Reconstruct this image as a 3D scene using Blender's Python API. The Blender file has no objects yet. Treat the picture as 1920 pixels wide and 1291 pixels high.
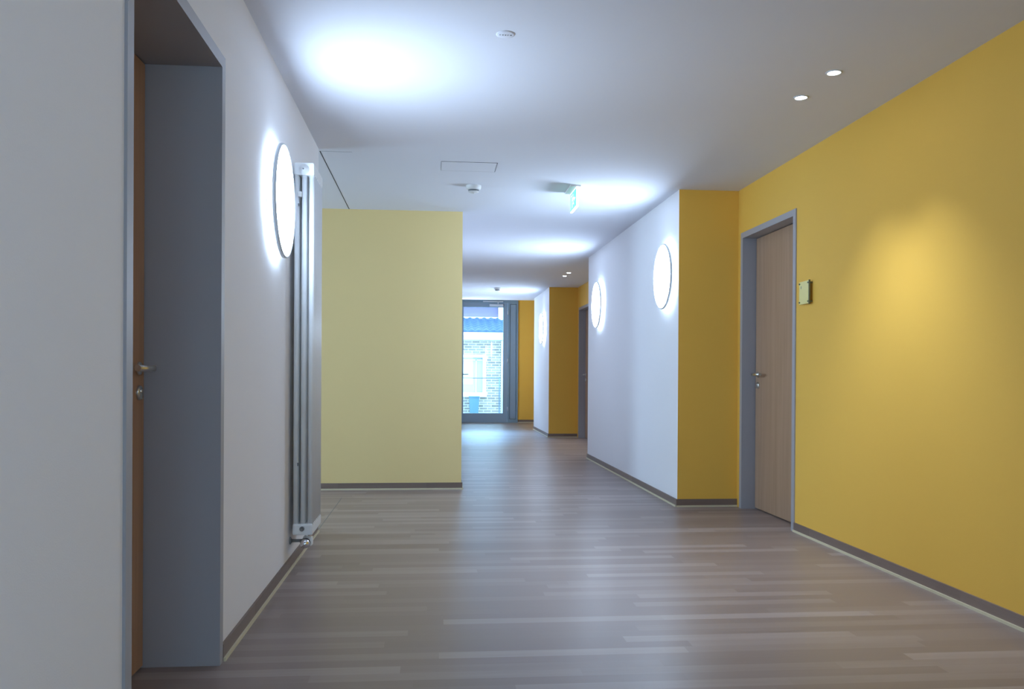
import bpy, bmesh, math, random
from mathutils import Vector, Matrix
random.seed(4)
scene = bpy.context.scene
COL = scene.collection
PI = math.pi

# ------------------------------------------------------------------ materials
def mat(name, color, rough=0.6, spec=0.5, metal=0.0, emis=None, estr=0.0, trans=0.0, ior=1.45, bump=None, coat=0.0, var=0.0):
    m = bpy.data.materials.new(name); m.use_nodes = True
    nt = m.node_tree; b = nt.nodes['Principled BSDF']
    b.inputs['Base Color'].default_value = (*color, 1)
    b.inputs['Roughness'].default_value = rough
    b.inputs['Specular IOR Level'].default_value = spec
    b.inputs['Metallic'].default_value = metal
    b.inputs['IOR'].default_value = ior
    b.inputs['Transmission Weight'].default_value = trans
    b.inputs['Coat Weight'].default_value = coat
    if emis:
        b.inputs['Emission Color'].default_value = (*emis, 1)
        b.inputs['Emission Strength'].default_value = estr
    if bump or var:
        tc = nt.nodes.new('ShaderNodeTexCoord')
        nz = nt.nodes.new('ShaderNodeTexNoise')
        nz.inputs['Scale'].default_value = bump[0] if bump else 40
        nz.inputs['Detail'].default_value = 4
        nt.links.new(tc.outputs['Object'], nz.inputs['Vector'])
        if bump:
            bp = nt.nodes.new('ShaderNodeBump')
            bp.inputs['Strength'].default_value = bump[1]
            bp.inputs['Distance'].default_value = bump[2]
            nt.links.new(nz.outputs['Fac'], bp.inputs['Height'])
            nt.links.new(bp.outputs['Normal'], b.inputs['Normal'])
        if var:
            mx = nt.nodes.new('ShaderNodeMix'); mx.data_type = 'RGBA'
            mx.inputs[6].default_value = tuple(c * (1 - var) for c in color) + (1,)
            mx.inputs[7].default_value = tuple(min(1, c * (1 + var)) for c in color) + (1,)
            nt.links.new(nz.outputs['Fac'], mx.inputs[0])
            nt.links.new(mx.outputs[2], b.inputs['Base Color'])
    return m

class G:
    """tiny node-graph helper"""
    def __init__(s, m): s.nt = m.node_tree; s.b = s.nt.nodes['Principled BSDF']
    def n(s, t, **k):
        x = s.nt.nodes.new(t)
        for a, v in k.items(): setattr(x, a, v)
        return x
    def l(s, a, b): s.nt.links.new(a, b)
    def math(s, op, a, b=None):
        x = s.n('ShaderNodeMath', operation=op)
        for i, v in enumerate((a, b)):
            if v is None: continue
            if isinstance(v, (int, float)): x.inputs[i].default_value = v
            else: s.l(v, x.inputs[i])
        return x.outputs[0]

def wood_strip_material(name, width, length, dark, mid, light, rough, coat, axis_vertical=False):
    """staggered wooden strips running along X, rows stacked along Y (or Z on a skirting)"""
    m = mat(name, mid, rough=rough, coat=coat); g = G(m)
    tc = g.n('ShaderNodeTexCoord'); sx = g.n('ShaderNodeSeparateXYZ'); g.l(tc.outputs['Object'], sx.inputs[0])
    X, Y = sx.outputs[0], sx.outputs[1]
    if axis_vertical: X = g.math('ADD', X, Y); Y = sx.outputs[2]
    row = g.math('FLOOR', g.math('DIVIDE', Y, width))
    wn = g.n('ShaderNodeTexWhiteNoise', noise_dimensions='1D'); g.l(row, wn.inputs['W'])
    xo = g.math('ADD', g.math('DIVIDE', X, length), g.math('MULTIPLY', wn.outputs['Value'], 7.3))
    colm = g.math('FLOOR', xo)
    cb = g.n('ShaderNodeCombineXYZ'); g.l(row, cb.inputs[0]); g.l(colm, cb.inputs[1])
    w2 = g.n('ShaderNodeTexWhiteNoise', noise_dimensions='3D'); g.l(cb.outputs[0], w2.inputs['Vector'])
    # grain
    mp = g.n('ShaderNodeMapping'); mp.inputs['Scale'].default_value = (1.6, 34, 34)
    if axis_vertical: mp.inputs['Scale'].default_value = (2, 2, 60)
    off = g.n('ShaderNodeVectorMath', operation='ADD'); g.l(tc.outputs['Object'], off.inputs[0]); g.l(w2.outputs['Color'], off.inputs[1])
    g.l(off.outputs[0], mp.inputs['Vector'])
    nz = g.n('ShaderNodeTexNoise'); nz.inputs['Scale'].default_value = 1.0; nz.inputs['Detail'].default_value = 6; nz.inputs['Roughness'].default_value = .62
    g.l(mp.outputs[0], nz.inputs['Vector'])
    f = g.math('ADD', g.math('MULTIPLY', g.math('POWER', w2.outputs['Value'], 1.8), .5), g.math('MULTIPLY', nz.outputs['Fac'], .5))
    r = g.n('ShaderNodeValToRGB'); e = r.color_ramp.elements
    e[0].position = .12; e[0].color = (*dark, 1); e[1].position = .78; e[1].color = (*light, 1)
    k = e.new(.45); k.color = (*mid, 1)
    g.l(f, r.inputs[0]); g.l(r.outputs[0], g.b.inputs['Base Color'])
    rr = g.n('ShaderNodeMapRange'); rr.inputs['To Min'].default_value = rough - .06; rr.inputs['To Max'].default_value = rough + .08
    g.l(nz.outputs['Fac'], rr.inputs['Value']); g.l(rr.outputs[0], g.b.inputs['Roughness'])
    bp = g.n('ShaderNodeBump'); bp.inputs['Strength'].default_value = .12; bp.inputs['Distance'].default_value = .001
    g.l(nz.outputs['Fac'], bp.inputs['Height']); g.l(bp.outputs['Normal'], g.b.inputs['Normal'])
    return m

def door_wood(name, a, b2):
    m = mat(name, a, rough=.45); g = G(m)
    tc = g.n('ShaderNodeTexCoord'); mp = g.n('ShaderNodeMapping'); mp.inputs['Scale'].default_value = (30, 30, 1.1)
    g.l(tc.outputs['Object'], mp.inputs['Vector'])
    nz = g.n('ShaderNodeTexNoise'); nz.inputs['Scale'].default_value = 1; nz.inputs['Detail'].default_value = 5; nz.inputs['Distortion'].default_value = .6
    g.l(mp.outputs[0], nz.inputs['Vector'])
    r = g.n('ShaderNodeValToRGB'); e = r.color_ramp.elements
    e[0].position = .32; e[0].color = (*a, 1); e[1].position = .68; e[1].color = (*b2, 1)
    g.l(nz.outputs['Fac'], r.inputs[0]); g.l(r.outputs[0], g.b.inputs['Base Color'])
    return m

def brick_material(name):
    m = mat(name, (.5, .4, .35), rough=.9); g = G(m)
    tc = g.n('ShaderNodeTexCoord'); sx = g.n('ShaderNodeSeparateXYZ'); g.l(tc.outputs['Object'], sx.inputs[0])
    cb = g.n('ShaderNodeCombineXYZ'); g.l(g.math('ADD', sx.outputs[0], sx.outputs[1]), cb.inputs[0]); g.l(sx.outputs[2], cb.inputs[1])
    br = g.n('ShaderNodeTexBrick'); g.l(cb.outputs[0], br.inputs['Vector'])
    br.inputs['Scale'].default_value = 1; br.inputs['Brick Width'].default_value = .22; br.inputs['Row Height'].default_value = .072
    br.inputs['Mortar Size'].default_value = .010; br.inputs['Mortar Smooth'].default_value = .2
    br.inputs['Color1'].default_value = (.20, .17, .15, 1); br.inputs['Color2'].default_value = (.36, .30, .26, 1)
    br.inputs['Mortar'].default_value = (.62, .60, .56, 1)
    g.l(br.outputs['Color'], g.b.inputs['Base Color'])
    return m

LAMPC = (.56, .75, 1.0)
WB = (250, .25, .0012)
M = dict(
    white=mat('white_wall_paint', (.79, .77, .78), rough=.75, bump=WB),
    ceil=mat('white_ceiling_paint', (.71, .71, .76), rough=.9, bump=(60, .05, .001)),
    amber=mat('amber_yellow_wall_paint', (.80, .465, .072), rough=.7, bump=WB),
    pale=mat('pale_yellow_wall_paint', (.80, .62, .29), rough=.7, bump=WB),
    floor=wood_strip_material('wood_strip_floor', .072, .95, (.215, .160, .140), (.265, .205, .183), (.35, .285, .265), .36, .0),
    skirt=wood_strip_material('wood_skirting', .2, .8, (.155, .105, .085), (.19, .135, .11), (.24, .175, .145), .45, 0, True),
    cream=mat('cream_cove_strip', (.62, .55, .38), rough=.5),
    frame=mat('grey_lacquered_steel', (.35, .34, .36), rough=.42, bump=(90, .04, .0005)),
    leaf=door_wood('beech_veneer', (.36, .225, .14), (.42, .27, .175)),
    leaf2=door_wood('reddish_beech_veneer', (.36, .19, .10), (.44, .25, .14)),
    dark=mat('dark_gap', (.03, .03, .035), rough=.9),
    steel=mat('brushed_steel', (.62, .61, .58), rough=.3, metal=1, bump=(200, .05, .0003)),
    chrome=mat('polished_chrome', (.75, .75, .78), rough=.12, metal=1, var=.02),
    enamel=mat('white_radiator_enamel', (.78, .79, .80), rough=.35, var=.01),
    plastic=mat('white_plastic', (.75, .75, .74), rough=.45, var=.01),
    greyplastic=mat('grey_vent_plastic', (.20, .21, .22), rough=.6, var=.02),
    rim=mat('lamp_rim_lacquer', (.60, .64, .68), rough=.4, var=.01),
    diff=mat('glowing_diffuser', (.9, .9, .9), rough=.4, emis=LAMPC, estr=36, var=.01),
    back=mat('back_glow_acrylic', (.9, .9, .9), rough=.4, emis=LAMPC, estr=4.5, var=.01),
    spot=mat('downlight_lens', (.9, .9, .9), rough=.3, emis=(.85, .93, 1), estr=30, var=.01),
    alu=mat('blue_grey_aluminium', (.20, .28, .36), rough=.4, bump=(120, .03, .0004)),
    alu2=mat('mid_grey_door_panel', (.24, .32, .42), rough=.45, bump=(120, .03, .0004)),
    alul=mat('light_closer_metal', (.55, .60, .68), rough=.35, metal=.3, var=.02),
    signglass=mat('acrylic_sign_plate', (.74, .65, .22), rough=.3, var=.02),
    signedge=mat('sign_edge_metal', (.16, .17, .10), rough=.4, metal=.4, var=.02),
    exitw=mat('exit_sign_body', (.9, .9, .9), rough=.3, emis=(.85, 1, .97), estr=.9, var=.01),
    exitg=mat('exit_sign_green', (.10, .6, .4), rough=.3, emis=(.2, .8, .8), estr=.45, var=.02),
    exitm=mat('exit_sign_pictogram', (.9, .9, .9), rough=.3, emis=(.8, 1, .95), estr=.9, var=.01),
    brick=brick_material('pale_grey_brick'),
    extw=mat('white_exterior_trim', (.82, .82, .80), rough=.6, var=.03),
    extm=mat('mauve_render', (.21, .16, .24), rough=.8, var=.06),
    tile=mat('glazed_blue_roof_tile', (.035, .075, .20), rough=.35, var=.15),
    pane=mat('house_window_blind', (.50, .50, .56), rough=.5, var=.04),
    bin=mat('blue_grey_planter', (.08, .16, .22), rough=.5, var=.05),
    pave=mat('pale_paving', (.55, .55, .52), rough=.9, var=.08),
)
gl = bpy.data.materials.new('clear_door_glass'); gl.use_nodes = True
nt = gl.node_tree; nt.nodes.clear()
o_ = nt.nodes.new('ShaderNodeOutputMaterial'); mx = nt.nodes.new('ShaderNodeMixShader')
tr = nt.nodes.new('ShaderNodeBsdfTransparent'); tr.inputs[0].default_value = (.88, .95, .97, 1)
gs = nt.nodes.new('ShaderNodeBsdfGlossy'); gs.inputs['Roughness'].default_value = .015
fr = nt.nodes.new('ShaderNodeFresnel'); fr.inputs['IOR'].default_value = 1.6
nt.links.new(fr.outputs[0], mx.inputs[0]); nt.links.new(tr.outputs[0], mx.inputs[1]); nt.links.new(gs.outputs[0], mx.inputs[2]); nt.links.new(mx.outputs[0], o_.inputs[0])
M['glass'] = gl

# ------------------------------------------------------------------ mesh helpers
def new(): return bmesh.new()
def bx(bm, x0, x1, y0, y1, z0, z1, mi=0, bev=0.0):
    vs = [bm.verts.new((x, y, z)) for x in (x0, x1) for y in (y0, y1) for z in (z0, z1)]
    idx = [(0, 1, 3, 2), (4, 6, 7, 5), (0, 4, 5, 1), (2, 3, 7, 6), (0, 2, 6, 4), (1, 5, 7, 3)]
    fs = [bm.faces.new([vs[i] for i in q]) for q in idx]
    for f in fs: f.material_index = mi
    bmesh.ops.recalc_face_normals(bm, faces=fs)
    if bev:
        es = list({e for f in fs for e in f.edges})
        bmesh.ops.bevel(bm, geom=es, offset=bev, segments=2, profile=.6, affect='EDGES')
    return fs
def lathe(bm, prof, axis='x', c=(0, 0, 0), seg=48, mi=0, smooth=True):
    """revolve (radius, height) pairs round an axis through c"""
    rings = []
    for r, h in prof:
        ring = []
        if r <= 1e-6:
            p = {'x': (h, 0, 0), 'y': (0, h, 0), 'z': (0, 0, h)}[axis]
            ring = [bm.verts.new(Vector(p) + Vector(c))]
        else:
            for i in range(seg):
                a = 2 * PI * i / seg; u, v = r * math.cos(a), r * math.sin(a)
                p = {'x': (h, u, v), 'y': (v, h, u), 'z': (u, v, h)}[axis]
                ring.append(bm.verts.new(Vector(p) + Vector(c)))
        rings.append(ring)
    for A, B in zip(rings, rings[1:]):
        for i in range(seg):
            j = (i + 1) % seg
            if len(A) == 1 and len(B) == 1: continue
            if len(A) == 1: f = bm.faces.new((A[0], B[i], B[j]))
            elif len(B) == 1: f = bm.faces.new((A[i], A[j], B[0]))
            else: f = bm.faces.new((A[i], A[j], B[j], B[i]))
            f.material_index = mi; f.smooth = smooth
    bmesh.ops.recalc_face_normals(bm, faces=bm.faces[:])
def tube(bm, pts, r, seg=12, mi=0, cap=True):
    pts = [Vector(p) for p in pts]; rings = []; n = len(pts)
    up = Vector((0, 0, 1))
    for i, p in enumerate(pts):
        t = (pts[min(i + 1, n - 1)] - pts[max(i - 1, 0)]).normalized()
        a = up if abs(t.dot(up)) < .9 else Vector((1, 0, 0))
        u = t.cross(a).normalized(); v = t.cross(u).normalized()
        rr = r[i] if isinstance(r, (list, tuple)) else r
        rings.append([bm.verts.new(p + (u * math.cos(2 * PI * k / seg) + v * math.sin(2 * PI * k / seg)) * rr) for k in range(seg)])
    for A, B in zip(rings, rings[1:]):
        for k in range(seg):
            f = bm.faces.new((A[k], A[(k + 1) % seg], B[(k + 1) % seg], B[k])); f.smooth = True; f.material_index = mi
    if cap:
        for q in (rings[0], rings[-1]): bm.faces.new(q).material_index = mi
    bmesh.ops.recalc_face_normals(bm, faces=bm.faces[:])
def prism(bm, pts, y0, y1, mi=0, swap=False):
    """extrude an (x,z) outline from y0 to y1"""
    A = [bm.verts.new((x, y0, z) if not swap else (y0, x, z)) for x, z in pts]
    B = [bm.verts.new((x, y1, z) if not swap else (y1, x, z)) for x, z in pts]
    fs = [bm.faces.new(A), bm.faces.new(B)]
    for i in range(len(A)): fs.append(bm.faces.new((A[i], A[(i + 1) % len(A)], B[(i + 1) % len(A)], B[i])))
    for f in fs: f.material_index = mi
    bmesh.ops.recalc_face_normals(bm, faces=fs)
def obj(name, bm, mats, parent=None, label=None, loc=None):
    me = bpy.data.meshes.new(name); bm.to_mesh(me); bm.free()
    for m in (mats if isinstance(mats, (list, tuple)) else [mats]): me.materials.append(m)
    o = bpy.data.objects.new(name, me); COL.objects.link(o)
    if parent: o.parent = parent
    if loc: o.location = loc
    if label: o['label'] = label
    return o
def tag(o, label=None, cat=None, group=None, kind=None):
    if label: o['label'] = label
    if cat: o['category'] = cat
    if group: o['group'] = group
    if kind: o['kind'] = kind
    return o
def empty(name, loc, label, cat, group=None, kind=None, rz=0):
    o = bpy.data.objects.new(name, None); COL.objects.link(o); o.empty_display_size = .1
    o.location = loc; o.rotation_euler = (0, 0, rz)
    return tag(o, label, cat, group, kind)
def struct(name, bm, mats, label, cat): return tag(obj(name, bm, mats), label, cat, None, 'structure')
def copy_tree(o, parent=None):
    c = o.copy(); COL.objects.link(c); c.parent = parent
    for ch in list(o.children): copy_tree(ch, c)
    return c

# ------------------------------------------------------------------ dimensions (metres)
H = 2.55
XL, XR, XW, XP = -.765, 2.457, 1.965, .267
Y1, Y2, Y3, Y4 = 6.71, 10.71, 14.38, 16.52
YP, YE, YLE, YB = 7.86, 18.9, 5.79, -5.2
YC = 16.98           # end of the lower ceiling
DOOR_L = (2.243, 3.150)      # clear opening along the wall
DOOR_R = (5.640, 6.590)
DOOR_F = (13.28, 14.20)
DT = 2.150

# ------------------------------------------------------------------ shell
bm = new(); bx(bm, -4.3, 2.9, YB - .2, YE + .12, -.12, 0)
struct('floor', bm, M['floor'], 'brown-grey wood-strip floor running the length of the corridor', 'floor')
bm = new(); bx(bm, -4.3, 2.9, YB - .2, YC, H, H + .35)
bx(bm, -4.3, 2.9, YC, YE + .3, H + .35, H + .55)
struct('ceiling', bm, M['ceil'], 'smooth white ceiling over the whole corridor', 'ceiling')

def wall_with_door(name, xf, xb, xbb, y0, y1, doors, mats, label):
    """xf = visible face, xb = back of opening, xbb = outermost back"""
    bm = new(); ys = y0
    lo, hi = sorted((xf, xb))
    for a, b in doors:
        bx(bm, lo, hi, ys, a - .01, 0, H); bx(bm, lo, hi, a - .01, b + .01, DT + .01, H); ys = b + .01
    bx(bm, lo, hi, ys, y1, 0, H)
    lo, hi = sorted((xb, xbb)); bx(bm, lo, hi, y0, y1, 0, H)
    return struct(name, bm, mats, label, 'wall')
wall_with_door('wall_left', XL, -1.12, -1.30, YB, YLE, [DOOR_L], M['white'], 'white left corridor wall carrying the dark recessed door and the radiator')
wall_with_door('wall_right', XR, 2.62, 2.85, YB, YE, [DOOR_R, DOOR_F], M['amber'], 'amber yellow right wall with two wooden doors')
bm = new(); bx(bm, -4.1, -1.30, YLE - .2, YLE, 0, H); bx(bm, -4.3, -4.1, YLE - .2, 6.02, 0, H); bx(bm, -4.3, -4.1, 7.63, YP, 0, H); bx(bm, -4.3, -4.1, 6.02, 7.63, 0, .4); bx(bm, -4.3, -4.1, 6.02, 7.63, 2.35, H)
struct('wall_side_passage', bm, M['white'], 'white walls of the side passage opening behind the radiator', 'wall')
# block with the pale yellow front
def block(name, x0, x1, y0, y1, side, front, label, h=H):
    bm = new(); fs = bx(bm, x0, x1, y0, y1, 0, h)
    for f in bm.faces:
        if f.normal.y < -.9: f.material_index = 1
    return struct(name, bm, [M[side], M[front]], label, 'wall')
block('wall_middle', -4.3, XP, YP, YE + .1, 'white', 'pale', 'pale yellow wall facing the camera in the middle of the corridor', H + .35)
block('wall_right_projection', XW, XR, Y1, Y2, 'white', 'amber', 'white wall projection with an amber front face, nearer one with two round lamps')
block('wall_right_far_projection', XW, XR, Y3, Y4, 'white', 'amber', 'farther white wall projection beside the glass door, amber front face')
bm = new()
bx(bm, XP, .50, YE, YE + .15, 0, H + .35); bx(bm, 1.885, 2.85, YE, YE + .15, 0, H + .35); bx(bm, .50, 1.885, YE, YE + .15, 2.72, H + .35)
struct('wall_end', bm, M['amber'], 'amber end wall around the glazed exit door', 'wall')
bm = new(); bx(bm, XR, 2.85, YC, YE, H, H + .35)
struct('wall_end_upper', bm, M['amber'], 'short piece of amber wall above the ceiling step at the far end', 'wall')
bm = new(); bx(bm, -1.3, -.3, YB - .2, YB, 0, H); bx(bm, 2.1, 2.85, YB - .2, YB, 0, H); bx(bm, -.3, 2.1, YB - .2, YB, 2.35, H); bx(bm, -.3, 2.1, YB - .2, YB, 0, .5)
struct('wall_back', bm, M['white'], 'white wall closing the corridor behind the camera', 'wall')

# unseen window and area light added behind the viewpoint to fill the corridor
bm = new()
for a, b_, c, d in ((-.3, -.22, .5, 2.35), (2.02, 2.1, .5, 2.35), (-.22, 2.02, .5, .58), (-.22, 2.02, 2.27, 2.35), (.86, .94, .58, 2.27)): bx(bm, a, b_, YB - .12, YB - .05, c, d)
wf = struct('added_window_1', bm, M['alu2'], 'wide added window, unseen behind the viewpoint, for fill light', 'window')
bm = new(); bx(bm, -.22, 2.02, YB - .09, YB - .085, .58, 2.27); obj('glass_pane', bm, M['glass'], wf)
l = bpy.data.lights.new('window_fill_light', 'AREA'); l.shape = 'RECTANGLE'; l.size = 2.4; l.size_y = 1.85; l.energy = 26; l.color = (.60, .68, .9)
o = bpy.data.objects.new('window_fill_light', l); COL.objects.link(o); o.location = (.9, YB - .25, 1.43); o.rotation_euler = (PI / 2, 0, 0)

# unseen window and area light added in the side passage to brighten its surroundings
bm = new()
for a, b_, c, d in ((6.02, 6.10, .4, 2.35), (7.55, 7.63, .4, 2.35), (6.10, 7.55, .4, .48), (6.10, 7.55, 2.27, 2.35)): bx(bm, -4.22, -4.15, a, b_, c, d)
wf = struct('added_window_2', bm, M['alu2'], 'added window at the unseen end of the side passage, for fill light', 'window')
bm = new(); bx(bm, -4.19, -4.185, 6.10, 7.55, .48, 2.27); obj('glass_pane', bm, M['glass'], wf)
l = bpy.data.lights.new('passage_fill_light', 'AREA'); l.shape = 'RECTANGLE'; l.size = 1.9; l.size_y = 1.6; l.energy = 54; l.color = (.76, .78, .93)
o = bpy.data.objects.new('passage_fill_light', l); COL.objects.link(o); o.location = (-4.36, 6.825, 1.4); o.rotation_euler = (0, -PI / 2, 0)

# ------------------------------------------------------------------ skirtings
T, SH, CP, CH = .010, .062, .018, .013
def skirting(name, runs, label):
    """runs: (x0,y0,x1,y1,nx,ny) foot lines of wall faces with the normal into the room"""
    b1, b2 = new(), new()
    for x0, y0, x1, y1, nx, ny in runs:
        def strip(b, t0, t1, z0, z1):
            xs = sorted((x0 + nx * t0, x1 + nx * t1)) if nx else sorted((x0, x1))
            ys = sorted((y0 + ny * t0, y1 + ny * t1)) if ny else sorted((y0, y1))
            bx(b, xs[0], xs[1], ys[0], ys[1], z0, z1)
        strip(b1, 0, T, 0, SH); strip(b2, T, CP, 0, CH)
    o = struct(name, b1, M['skirt'], label, 'skirting')
    obj('cove_strip', b2, M['cream'], o, 'thin cream strip along the foot of the skirting')
    return o
F = .045
skirting('baseboard_left', [(XL, YB, XL, DOOR_L[0] - F, 1, 0), (XL, DOOR_L[1] + F, XL, YLE, 1, 0)], 'wooden skirting with cream strip along the white left wall')
skirting('baseboard_right', [(XR, YB, XR, DOOR_R[0] - F, -1, 0), (XR, Y2, XR, DOOR_F[0] - F, -1, 0)], 'wooden skirting with cream strip along the amber right wall')
skirting('baseboard_middle', [(-4.1, YP, XP + T, YP, 0, -1), (XP, YP, XP, YE, 1, 0)], 'wooden skirting under the pale yellow wall')
skirting('baseboard_projection', [(XW - T, Y1, XR, Y1, 0, -1), (XW, Y1, XW, Y2, -1, 0)], 'wooden skirting round the nearer white wall projection')
skirting('baseboard_far_projection', [(XW - T, Y3, XR, Y3, 0, -1), (XW, Y3, XW, Y4, -1, 0)], 'wooden skirting round the farther white wall projection')
skirting('baseboard_end', [(1.885, YE, XR, YE, 0, -1)], 'wooden skirting right of the glazed exit door')

# expansion joints in the ceiling and floor, and the hatch
bm = new(); bx(bm, -.766, -.7605, YLE + .05, YP, H - .0012, H + .001); bx(bm, -.766, -.55, YLE + .05, YLE + .0515, H - .0008, H + .001)
struct('trim_1', bm, M['dark'], 'thin dark movement joint in the ceiling left of the pale yellow wall', 'joint')
bm = new(); bx(bm, -.766, -.7615, YLE, 7.35, 0, .0012)
struct('trim_2', bm, M['greyplastic'], 'thin grey movement joint in the floor beside the radiator', 'joint')
t = empty('ceiling_hatch', (.25, 6.155, H), 'small flush white access hatch in the ceiling before the near smoke detector', 'hatch')
bm = new(); bx(bm, -.196, .196, -.132, .132, -.0018, 0); obj('hatch_panel', bm, M['ceil'], t)
bm = new()
bx(bm, .196, .199, -.135, .135, -.0022, 0); bx(bm, -.197, -.196, -.135, .135, -.0019, 0)
bx(bm, -.197, .199, .132, .1335, -.0019, 0); bx(bm, -.197, .199, -.133, -.132, -.0019, 0)
obj('hatch_gap', bm, M['dark'], t, 'dark gap round the hatch')

# ------------------------------------------------------------------ wooden room doors
def room_door(name, xf, sg, span, depth, leafm, label, lever_side=1):
    """xf wall face, sg = +1 when the corridor lies at larger x; latch at the far (larger y) side"""
    a, b = span; cy = (a + b) / 2; w = (b - a) / 2
    t = empty(name, (xf, cy, 0), label, 'door', None, 'structure')
    def X(u, v): return sorted((sg * u, sg * v))
    bm = new(); back = -depth - .055; p = .008
    for s in (-1, 1):
        ya, yb = sorted((s * w, s * (w + .009)))
        x0, x1 = X(back, 0); bx(bm, x0, x1, ya, yb, 0, DT)                 # jamb lining
        ya, yb = sorted((s * w, s * (w + F)))
        x0, x1 = X(0, p); bx(bm, x0, x1, ya, yb, 0, DT)                    # face
    x0, x1 = X(back, 0); bx(bm, x0, x1, -w - .009, w + .009, DT, DT + .009)
    x0, x1 = X(0, p); bx(bm, x0, x1, -w - F, w + F, DT, DT + F)
    obj('door_frame', bm, M['frame'], t, 'grey steel door frame with a deep reveal')
    bm = new(); x0, x1 = X(-depth - .04, -depth)
    bx(bm, x0, x1, -w + .005, w - .006, .010, DT - .005, bev=.001)
    lf = obj('door_leaf', bm, leafm, t, 'beech wood veneer door leaf')
    bm = new(); x0, x1 = X(back, -depth - .041)
    bx(bm, x0, x1, -w + .001, w - .001, 0.0, DT - .001); obj('gap_backing', bm, M['dark'], t, 'dark sheet behind the leaf, standing in for the shade in its gap')  # dark sheet paints the shade in the leaf gap and stops light leaks
    # lever handle: rose, neck, grip curving back towards the hinge side
    ly = w - .062; hz = 1.067
    bm = new()
    lathe(bm, [(0, -depth + .008), (.021, -depth + .008), (.023, -depth + .005), (.023, -depth)], 'x', (0, ly, hz), 28)
    if sg < 0:
        for v in bm.verts: v.co.x = -v.co.x
    gx = -depth + .052
    tube(bm, [(sg * (-depth), ly, hz), (sg * (gx - .012), ly, hz), (sg * gx, ly - .010, hz), (sg * gx, ly - .05, hz), (sg * gx, ly - .165, hz)], [.0095, .0095, .0115, .0115, .011], 14)
    obj('lever_handle', bm, M['steel'], lf, 'brushed steel lever handle')
    bm = new()
    lathe(bm, [(0, -depth + .009), (.024, -depth + .009), (.026, -depth + .005), (.026, -depth)], 'x', (0, ly, hz - .085), 28)
    lathe(bm, [(0, -depth + .014), (.0085, -depth + .014), (.0085, -depth + .004)], 'x', (0, ly, hz - .080), 18)
    bx(bm, -depth + .004, -depth + .0138, ly - .005, ly + .005, hz - .107, hz - .084)
    if sg < 0:
        for v in bm.verts: v.co.x = -v.co.x
    bmesh.ops.recalc_face_normals(bm, faces=bm.faces[:])
    obj('lock_cylinder', bm, M['steel'], lf, 'round lock escutcheon with profile cylinder')
    return t
room_door('door_1', XL, 1, DOOR_L, .258, M['leaf2'], 'reddish wooden door deep in a grey frame in the left wall')
room_door('door_2', XR, -1, DOOR_R, .103, M['leaf'], 'light beech door in a grey frame in the right wall beside the glass sign')
room_door('door_3', XR, -1, DOOR_F, .103, M['leaf'], 'far beech door half hidden behind the white wall projection')

# ------------------------------------------------------------------ wall lamps
def wall_lamp():
    t = empty('wall_lamp', (0, 0, 0), 'x', 'lamp')
    bm = new(); lathe(bm, [(0, 0), (.195, 0), (.20, .004), (.20, .033), (.19, .037), (0, .037)], 'x'); obj('mounting_plate', bm, M['plastic'], t)
    bm = new(); lathe(bm, [(.19, .034), (.250, .034), (.250, .037), (.19, .037)], 'x'); obj('back_ring', bm, M['back'], t, 'translucent ring that washes the wall with light')
    bm = new(); lathe(bm, [(.255, .038), (.268, .039), (.272, .042), (.272, .053), (.270, .057), (.264, .058), (.262, .054), (.255, .038)], 'x', seg=72); obj('rim', bm, M['rim'], t, 'pale metal rim')
    bm = new(); lathe(bm, [(.2625, .054), (.25, .0565), (.20, .059), (.10, .061), (0, .0615)], 'x', seg=72); obj('diffuser', bm, M['diff'], t, 'glowing opal diffuser')
    return t
lamp0 = wall_lamp(); LG = 'round glowing wall lamps'
specs = [((XL, 4.20, 1.882), 0, 'large round lamp glowing on the left wall, between the dark door and the radiator'),
         ((XW, 7.02, 1.885), PI, 'round lamp glowing on the white projection nearest its amber corner'),
         ((XW, 9.93, 1.885), PI, 'round lamp glowing at the far edge of the nearer white projection'),
         ((XW, 15.05, 1.885), PI, 'smallest and farthest round lamp, on the white wall beside the glass door'),
         ((XR, -.3, 1.885), PI, 'unseen round lamp added on the amber wall behind the viewpoint for fill light'),  # added out of view to light the near left wall
         ((XP, 17.1, 1.885), 0, 'unseen round lamp added on the hidden white wall left of the glass door for fill light')]  # added out of view to brighten the end wall and glass door
for i, (loc, rz, lb) in enumerate(specs):
    o = lamp0 if i == 0 else copy_tree(lamp0)
    o.location = loc; o.rotation_euler = (0, 0, rz); tag(o, lb, 'lamp', LG)

# ------------------------------------------------------------------ ceiling downlights
def downlight():
    t = empty('downlight', (0, 0, H), 'x', 'lamp')
    bm = new(); lathe(bm, [(.030, -.0005), (.031, -.004), (.037, -.0045), (.040, -.002), (.040, 0)], 'z', seg=36); obj('trim_ring', bm, M['rim'], t)
    bm = new(); lathe(bm, [(0, -.002), (.030, -.0015), (.030, 0)], 'z', seg=36); obj('lens', bm, M['spot'], t, 'glowing lens')
    return t
dl0 = downlight()
def downlight_beam(x, y, e):
    l = bpy.data.lights.new('downlight_beam', 'SPOT'); l.energy = e; l.color = (.70, .84, 1)
    l.spot_size = math.radians(84); l.spot_blend = .75; l.shadow_soft_size = .025
    o = bpy.data.objects.new('downlight_beam', l); COL.objects.link(o); o.location = (x, y, H - .012)
dspec = [(1.960, 4.045, 'recessed downlight in the ceiling by the amber wall, nearer of the front pair'),
         (1.960, 4.424, 'recessed downlight in the ceiling by the amber wall, farther of the front pair'),
         (1.968, 12.33, 'tiny recessed downlight far down the corridor, right one of the distant pair'),
         (1.972, 12.73, 'tiny recessed downlight far down the corridor, left one of the distant pair')]
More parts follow.
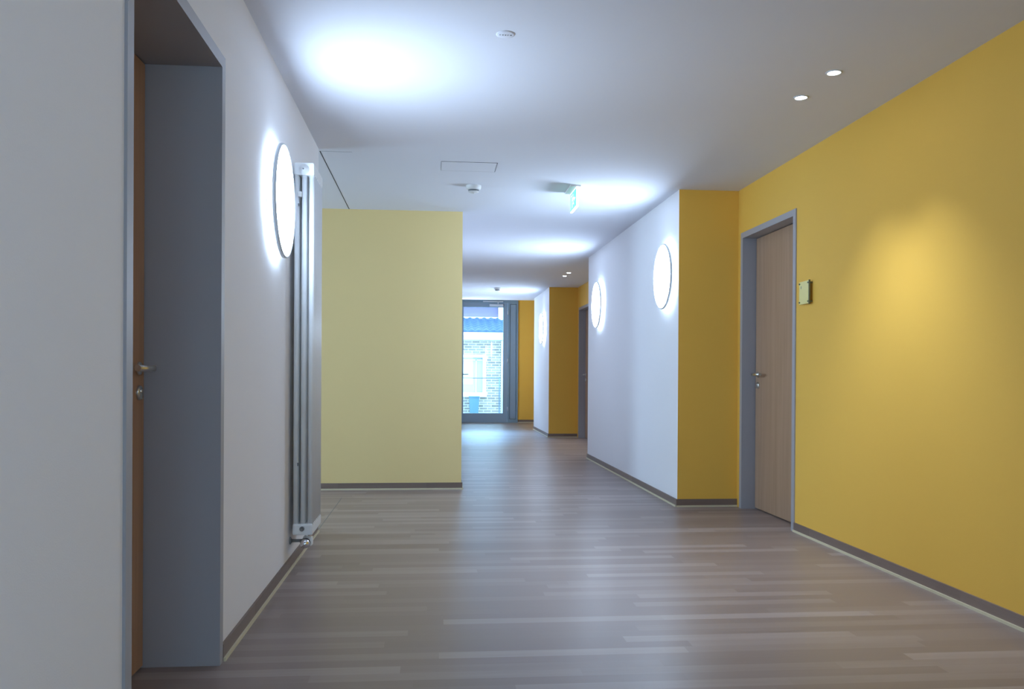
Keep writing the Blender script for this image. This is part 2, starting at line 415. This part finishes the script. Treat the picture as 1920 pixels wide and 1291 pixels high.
for i, (x, y, lb) in enumerate(dspec):
    o = dl0 if i == 0 else copy_tree(dl0)
    o.location = (x, y, H); tag(o, lb, 'lamp', 'recessed ceiling downlights'); downlight_beam(x, y, 44)

# ------------------------------------------------------------------ ceiling fittings
def detector():
    t = empty('smoke_detector', (0, 0, H), 'x', 'smoke detector')
    bm = new(); lathe(bm, [(.060, 0), (.060, -.010), (.056, -.026), (.046, -.034), (.044, -.034)], 'z'); obj('base', bm, M['plastic'], t)
    bm = new(); lathe(bm, [(.046, -.033), (.041, -.034), (.038, -.046), (.040, -.047)], 'z')
    for k in range(16):
        a = 2 * PI * k / 16; bx(bm, .0385 * math.cos(a) - .002, .0385 * math.cos(a) + .002, .0385 * math.sin(a) - .002, .0385 * math.sin(a) + .002, -.047, -.034)
    obj('vent_ring', bm, M['greyplastic'], t, 'dark slotted smoke inlet')
    bm = new(); lathe(bm, [(.042, -.046), (.040, -.051), (.025, -.056), (.010, -.058), (.006, -.062), (0, -.063)], 'z'); obj('cap', bm, M['plastic'], t)
    return t
d0 = detector(); d1 = copy_tree(d0)
d0.location = (.315, 6.77, H); tag(d0, 'near white smoke detector with dark vent ring, on the ceiling before the pale yellow wall', 'smoke detector', 'ceiling smoke detectors')
d1.location = (1.10, 14.62, H); tag(d1, 'far smoke detector on the ceiling just before the glass door', 'smoke detector', 'ceiling smoke detectors')

t = empty('flush_ceiling_plate', (.311, 3.748, H), 'small flush round ceiling plate with fine slots near the top of the picture', 'ceiling plate')  # round plate of uncertain use, taken for a sprinkler cover
bm = new(); lathe(bm, [(0, -.004), (.036, -.004), (.041, -.002), (.042, 0)], 'z', seg=40); obj('plate', bm, M['ceil'], t)
bm = new()
for k, w in enumerate((.004, .006, .006, .004, .008)):
    x = -.026 + k * .0115; bx(bm, x, x + w, -.006, .004, -.0046, -.0038)
obj('slots', bm, M['greyplastic'], t, 'fine dark slots')

# exit sign: a lit panel hanging along the corridor
t = empty('exit_sign', (1.125, 6.79, H), 'small lit green and white emergency exit sign hanging from the ceiling', 'exit sign')
bm = new(); bx(bm, -.055, .03, -.145, .145, -.012, 0, bev=.002); obj('ceiling_plate', bm, M['plastic'], t)
bm = new(); bx(bm, -.007, .011, -.150, .150, -.168, -.012, bev=.002); obj('lit_panel', bm, M['exitw'], t, 'glowing white acrylic panel')
bm = new(); bx(bm, -.0095, -.007, -.136, .140, -.158, -.024); fc = obj('green_face', bm, M['exitg'], t, 'green pictogram face')
bm = new()
def pg(pts): prism(bm, pts, -.0102, -.0094, swap=True)
# local: first coordinate along the corridor, second height (centre -.091)
def R(y0, y1, z0, z1): pg([(y0, z0), (y1, z0), (y1, z1), (y0, z1)])
R(.06, .066, -.145, -.040); R(.112, .118, -.145, -.040); R(.066, .112, -.046, -.040)                 # doorway
k = [(.004 + .0105 * math.cos(a * PI / 6), -.050 + .0105 * math.sin(a * PI / 6)) for a in range(12)]; pg(k)  # head
pg([(-.004, -.064), (.018, -.066), (.006, -.104), (-.016, -.100)])                                      # trunk
pg([(.016, -.068), (.040, -.086), (.036, -.093), (.012, -.078)]); pg([(-.006, -.066), (-.030, -.070), (-.034, -.088), (-.027, -.089), (-.022, -.077), (-.006, -.076)])
pg([(.004, -.102), (.026, -.116), (.028, -.146), (.019, -.146), (.016, -.122), (-.008, -.108)]); pg([(-.016, -.099), (-.004, -.104), (-.020, -.128), (-.046, -.130), (-.046, -.121), (-.026, -.119)])
R(-.110, -.066, -.096, -.086); pg([(-.066, -.110), (-.066, -.072), (-.046, -.091)])                      # arrow
obj('pictogram', bm, M['exitm'], fc, 'white running figure, doorway and arrow')

# ------------------------------------------------------------------ radiator
RX0, RX1, RY0, NS, PIT = -.742, -.636, 4.64, 8, .045
t = empty('column_radiator', (0, RY0, 0), 'tall white column radiator standing out from the left wall near its end', 'radiator')
ZB, ZT = .188, 2.180
sec = None
for i in range(NS):
    if sec is None:
        bm = new(); xc = [RX0 + .0145, (RX0 + RX1) / 2, RX1 - .0145]
        for x in xc: tube(bm, [(x, 0, ZB + .05), (x, 0, ZT - .05)], .0143, 16)
        for z0, z1, s in ((ZT - .068, ZT, 1), (ZB, ZB + .062, -1)):
            bx(bm, RX0, RX1, -.0215, .0215, z0, z1, bev=.011)
        sec = obj('section', bm, M['enamel'], t); o = sec
    else:
        o = sec.copy(); COL.objects.link(o); o.parent = t
    o.location = (0, .0225 + i * PIT, 0)
xm = (RX0 + RX1) / 2
bm = new(); lathe(bm, [(.027, .001), (.027, -.003), (.020, -.004), (.020, -.007), (.012, -.008), (.012, -.013), (0, -.014)], 'y', (xm, 0, ZT - .038), 32)
obj('bleed_plug', bm, M['enamel'], t)
bm = new(); lathe(bm, [(.004, -.0135), (.004, -.016), (0, -.016)], 'y', (xm - .002, 0, ZT - .038), 14); obj('bleed_screw', bm, M['greyplastic'], t)
bm = new(); lathe(bm, [(.013, .001), (.013, -.004), (.008, -.004), (.008, -.002), (0, -.002)], 'y', (xm - .002, 0, ZB + .036), 28); obj('lower_plug', bm, M['greyplastic'], t, 'dark grey plug')
bm = new(); bx(bm, RX0 + .022, RX0 + .042, -.006, .012, ZT - .185, ZT - .157, bev=.002); bx(bm, XL, RX0 + .03, .014, .026, ZT - .18, ZT - .162)
obj('wall_bracket', bm, M['plastic'], t)
bm = new(); bx(bm, RX0 + .022, RX0 + .030, -.001, .012, ZT - .232, ZT - .220); obj('clip', bm, M['greyplastic'], t)
bm = new(); bx(bm, RX0 + .024, RX0 + .031, -.001, .012, .56, .576); obj('clip', bm, M['greyplastic'], t)
# valve, thermostat head and pipe
v = empty('valve', (0, 0, 0), 'x', 'x'); v.parent = t; v.location = (0, 0, 0); del v['label']; del v['category']
vx = xm + .012
bm = new()
tube(bm, [(vx, .06, ZB + .004), (vx, .06, .155)], .009, 14); bx(bm, vx - .016, vx + .034, .035, .085, .125, .172, bev=.006)
tube(bm, [(vx + .01, .10, .140), (vx + .012, .15, .130)], .012, 14)
obj('valve_body', bm, M['enamel'], v)
bm = new(); lathe(bm, [(0, -.034), (.014, -.031), (.022, -.022), (.0255, -.006), (.0255, .022), (.022, .030), (.014, .036)], 'y', (vx + .002, .0, .146), 32); obj('thermostat_head', bm, M['chrome'], v, 'shiny round thermostat head')
bm = new(); lathe(bm, [(.0262, .004), (.0272, .006), (.0272, .012), (.0262, .014)], 'y', (vx + .002, .0, .146), 32); obj('dark_collar', bm, M['dark'], v)
bm = new(); tube(bm, [(vx - .005, .06, .15), (vx - .04, .06, .15), (XL + .004, .06, .15)], .0085, 12); lathe(bm, [(.02, 0), (.02, .006), (.012, .010)], 'x', (XL, .06, .15), 24)
obj('pipe', bm, M['greyplastic'], v)

# ------------------------------------------------------------------ room sign
t = empty('room_sign', (XR, 5.415, 1.53), 'pale yellow acrylic room sign on metal standoffs beside the beech door', 'sign')
bm = new(); bx(bm, -.026, -.020, -.066, .078, 0, .150, bev=.001); obj('plate', bm, M['signglass'], t)
bm = new(); bx(bm, -.028, -.017, -.073, -.066, -.004, .154, bev=.001); obj('edge_profile', bm, M['signedge'], t, 'dark metal edge strip')
for y in (-.062, .068):
    for z in (.014, .136):
        bm = new(); tube(bm, [(-.032, y, z), (0, y, z)], .0055, 14); obj('standoff', bm, M['signedge'], t, 'metal standoff pin')
bm = new(); bx(bm, -.0265, -.0259, .045, .052, .103, .119); bx(bm, -.0265, -.0259, .040, .052, .117, .120); obj('printed_mark', bm, M['greyplastic'], t, 'tiny grey printed mark')

# ------------------------------------------------------------------ glazed exit door
t = empty('door_4', (0, YE, 0), 'blue-grey glazed exit door at the far end of the corridor', 'door', None, 'structure')
y0, y1 = -.04, .05
bm = new()
bx(bm, .50, .585, y0, y1, 0, 2.72); bx(bm, 1.845, 1.885, y0, y1, 0, 2.72); bx(bm, .585, 1.845, y0, y1, 2.652, 2.72); bx(bm, 1.655, 1.700, y0, y1, 0, 2.652)
bx(bm, 1.70, 1.845, y0, y1, 0, .075); bx(bm, 1.70, 1.845, y0, y1, 2.625, 2.652); bx(bm, 1.70, 1.845, y1 - .008, y1, .075, 2.625); bx(bm, .585, 1.655, y0 - .01, y1, 0, .0115)
obj('door_frame', bm, M['alu'], t, 'dark blue-grey outer frame')
bm = new(); bx(bm, 1.707, 1.838, y0 + .018, y1 - .01, .082, 2.618, bev=.004); obj('side_panel', bm, M['alu2'], t, 'narrow closed side panel')
bm = new(); ly0, ly1 = y0 - .012, y1 - .02
bx(bm, .590, .672, ly0, ly1, .012, 2.645); bx(bm, 1.553, 1.648, ly0, ly1, .012, 2.645)
bx(bm, .672, 1.553, ly0, ly1, .012, .207); bx(bm, .672, 1.553, ly0, ly1, 2.552, 2.645)
lf = obj('door_leaf', bm, M['alu2'], t, 'grey-blue glazed leaf')
bm = new(); bx(bm, .668, 1.557, -.012, -.006, .203, 2.556); obj('glass_pane', bm, M['glass'], lf, 'clear glass pane')
bm = new()
for z in (.30, 1.37, 2.44): tube(bm, [(1.652, ly0 - .008, z - .05), (1.652, ly0 - .008, z + .05)], .010, 12)
obj('hinge', bm, M['alul'], lf, 'light metal hinges')
bm = new(); bx(bm, 1.24, 1.545, ly0 - .045, ly0, 2.565, 2.618, bev=.004); obj('door_closer', bm, M['alul'], lf, 'pale overhead closer body')
bm = new(); bx(bm, 1.10, 1.545, y0 - .035, y0, 2.662, 2.690, bev=.002); bx(bm, 1.42, 1.445, y0 - .035, y0 - .03, 2.60, 2.68); obj('closer_rail', bm, M['alul'], t, 'pale closer slide rail')
bm = new(); tube(bm, [(.64, ly0, 1.062), (.64, ly0 - .045, 1.062), (.655, ly0 - .055, 1.062), (.785, ly0 - .055, 1.066)], .010, 12); bx(bm, .620, .660, ly0 - .008, ly0, .93, 1.12, bev=.002)
obj('lever_handle', bm, M['alu'], lf, 'dark lever handle on a long plate')
bm = new(); tube(bm, [(0, 0, 0), (1.08, 0, 0)], .011, 12)
for x in (0.0, 1.08): tube(bm, [(x, 0, 0), (x, 0, -.998)], .012, 12)
tag(obj('handrail', bm, M['alu'], loc=(.42, YE + .32, .986)), 'thin dark handrail standing just outside the glass door', 'rail')

l = bpy.data.lights.new('door_fill_light', 'AREA'); l.shape = 'RECTANGLE'; l.size = 1.6; l.size_y = .9; l.energy = 750; l.color = (.32, .58, 1.0)  # added area light, puts extra blue daylight on the floor inside the door
o = bpy.data.objects.new('door_fill_light', l); COL.objects.link(o); o.location = (1.1, 20.3, 3.5)
o.rotation_euler = (Vector((1.1, 17.6, 0)) - Vector(o.location)).to_track_quat('-Z', 'Y').to_euler()

# ------------------------------------------------------------------ outside
YH = 24.0
bm = new(); bx(bm, -14, 16, YE + .15, 34, -.16, -.03)
tag(obj('paved_yard', bm, M['pave']), 'pale paved ground outside the glass door', 'paving', None, 'structure')
t = empty('brick_house', (0, YH, 0), 'pale brick house with a tiled roof outside the glass door', 'house')
bm = new(); bx(bm, -6, .30, 0, .3, -.03, 2.1); bx(bm, 1.50, 8, 0, .3, -.03, 2.1); bx(bm, .30, 1.50, 0, .3, -.03, .47); bx(bm, .30, 1.50, 0, .3, 1.56, 2.1); bx(bm, .2, 1.6, .3, .4, .3, 1.7)
obj('brick_wall', bm, M['brick'], t)
bm = new(); bx(bm, -6, 8, -.32, .05, 2.035, 2.125, bev=.004); bx(bm, -6, 8, -.36, -.02, 2.125, 2.235, bev=.02)
obj('gutter', bm, M['extw'], t, 'white gutter and fascia')
# wavy pantiles climbing away from the gutter
bm = new()
nx_, rows = 420, 6
zr, yr = 2.245, -.30
for r_ in range(rows):
    za, ya = zr + r_ * .075, yr + r_ * .20
    zb, yb = za + .098, ya + .215
    va, vb, vc = [], [], []
    for i in range(nx_ + 1):
        x = -4 + 11 * i / nx_; w = .022 * math.sin(2 * PI * x / .205)
        va.append(bm.verts.new((x, ya + .3 * w, za + w - .018))); vb.append(bm.verts.new((x, ya + .3 * w, za + w + .012))); vc.append(bm.verts.new((x, yb, zb + w)))
    for i in range(nx_):
        bm.faces.new((va[i], va[i + 1], vb[i + 1], vb[i])).smooth = False; f = bm.faces.new((vb[i], vb[i + 1], vc[i + 1], vc[i])); f.smooth = True
obj('tiled_roof', bm, M['tile'], t, 'dark blue wavy roof tiles')
bm = new(); bx(bm, -6, 8, .95, 1.2, 2.1, 3.06)
obj('upper_wall', bm, M['extm'], t, 'mauve rendered upper wall')
bm = new(); bx(bm, -6, 8, .90, .95, 2.70, 2.745); bx(bm, -6, 8, .88, 1.25, 3.06, 3.16)
obj('ledge', bm, M['extw'], t, 'white ledges on the upper wall')
bm = new(); bx(bm, .22, .32, -.05, .1, .565, 1.545); bx(bm, 1.40, 1.497, -.05, .1, .565, 1.545); bx(bm, .22, 1.497, -.052, .1, 1.545, 1.625); bx(bm, .20, 1.515, -.09, .1, .44, .565)
w = obj('window', bm, M['extw'], t, 'white window frame')
bm = new(); bx(bm, .32, 1.40, .11, .13, .56, 1.55); obj('pane', bm, M['pane'], w)
bm = new(); bx(bm, 1.205, 1.232, .07, .11, .56, 1.50); bx(bm, .32, 1.40, .07, .11, 1.46, 1.49); obj('glazing_bar', bm, M['extw'], w)
bm = new(); tube(bm, [(1.965, -.10, -.02), (1.965, -.10, 2.0), (1.965, -.2, 2.1)], .055, 20); obj('downpipe', bm, M['extw'], t, 'white downpipe')
bm = new(); bx(bm, 1.90, 2.03, .80, .93, 2.2, 3.05); obj('roof_pipe', bm, M['extw'], t, 'white upper pipe')
bm = new(); prism(bm, [(1.035, -.03), (1.255, -.03), (1.285, .455), (1.01, .455)], YH - .45, YH - .20)
bx(bm, 1.0, 1.295, YH - .47, YH - .18, .43, .46, bev=.004)
tag(obj('planter', bm, M['bin']), 'blue-grey bin standing against the brick wall under the window', 'bin')

# ------------------------------------------------------------------ world, camera, view
w = bpy.data.worlds.new('World'); scene.world = w; w.use_nodes = True
bg = w.node_tree.nodes['Background']; bg.inputs[0].default_value = (.42, .72, 1.0, 1); bg.inputs[1].default_value = 5.8

cam = bpy.data.cameras.new('Camera'); co = bpy.data.objects.new('Camera', cam); COL.objects.link(co); scene.camera = co
cam.sensor_fit = 'HORIZONTAL'; cam.sensor_width = 36; cam.lens = 30.0; cam.shift_y = 63.8 / 1920
cam.clip_start = .05; cam.clip_end = 200
Rv = Vector((0.99569178, -0.09254321, 0.00579992)); Fv = Vector((0.09256659, 0.99569886, -0.00389999))
Uv = Rv.cross(Fv).normalized(); Rv = Fv.cross(Uv).normalized()
co.matrix_world = Matrix(((Rv.x, Uv.x, -Fv.x, 0), (Rv.y, Uv.y, -Fv.y, 0), (Rv.z, Uv.z, -Fv.z, 1.0508), (0, 0, 0, 1)))

vs = scene.view_settings; vs.view_transform = 'Standard'; vs.look = 'None'; vs.gamma = 1; vs.use_curve_mapping = False; vs.exposure = 0.45
scene.cycles.use_denoising = True
scene.cycles.max_bounces = 8; scene.cycles.diffuse_bounces = 6
scene.cycles.use_adaptive_sampling = True; scene.cycles.adaptive_threshold = 0.025
scene.cycles.sample_clamp_indirect = 8
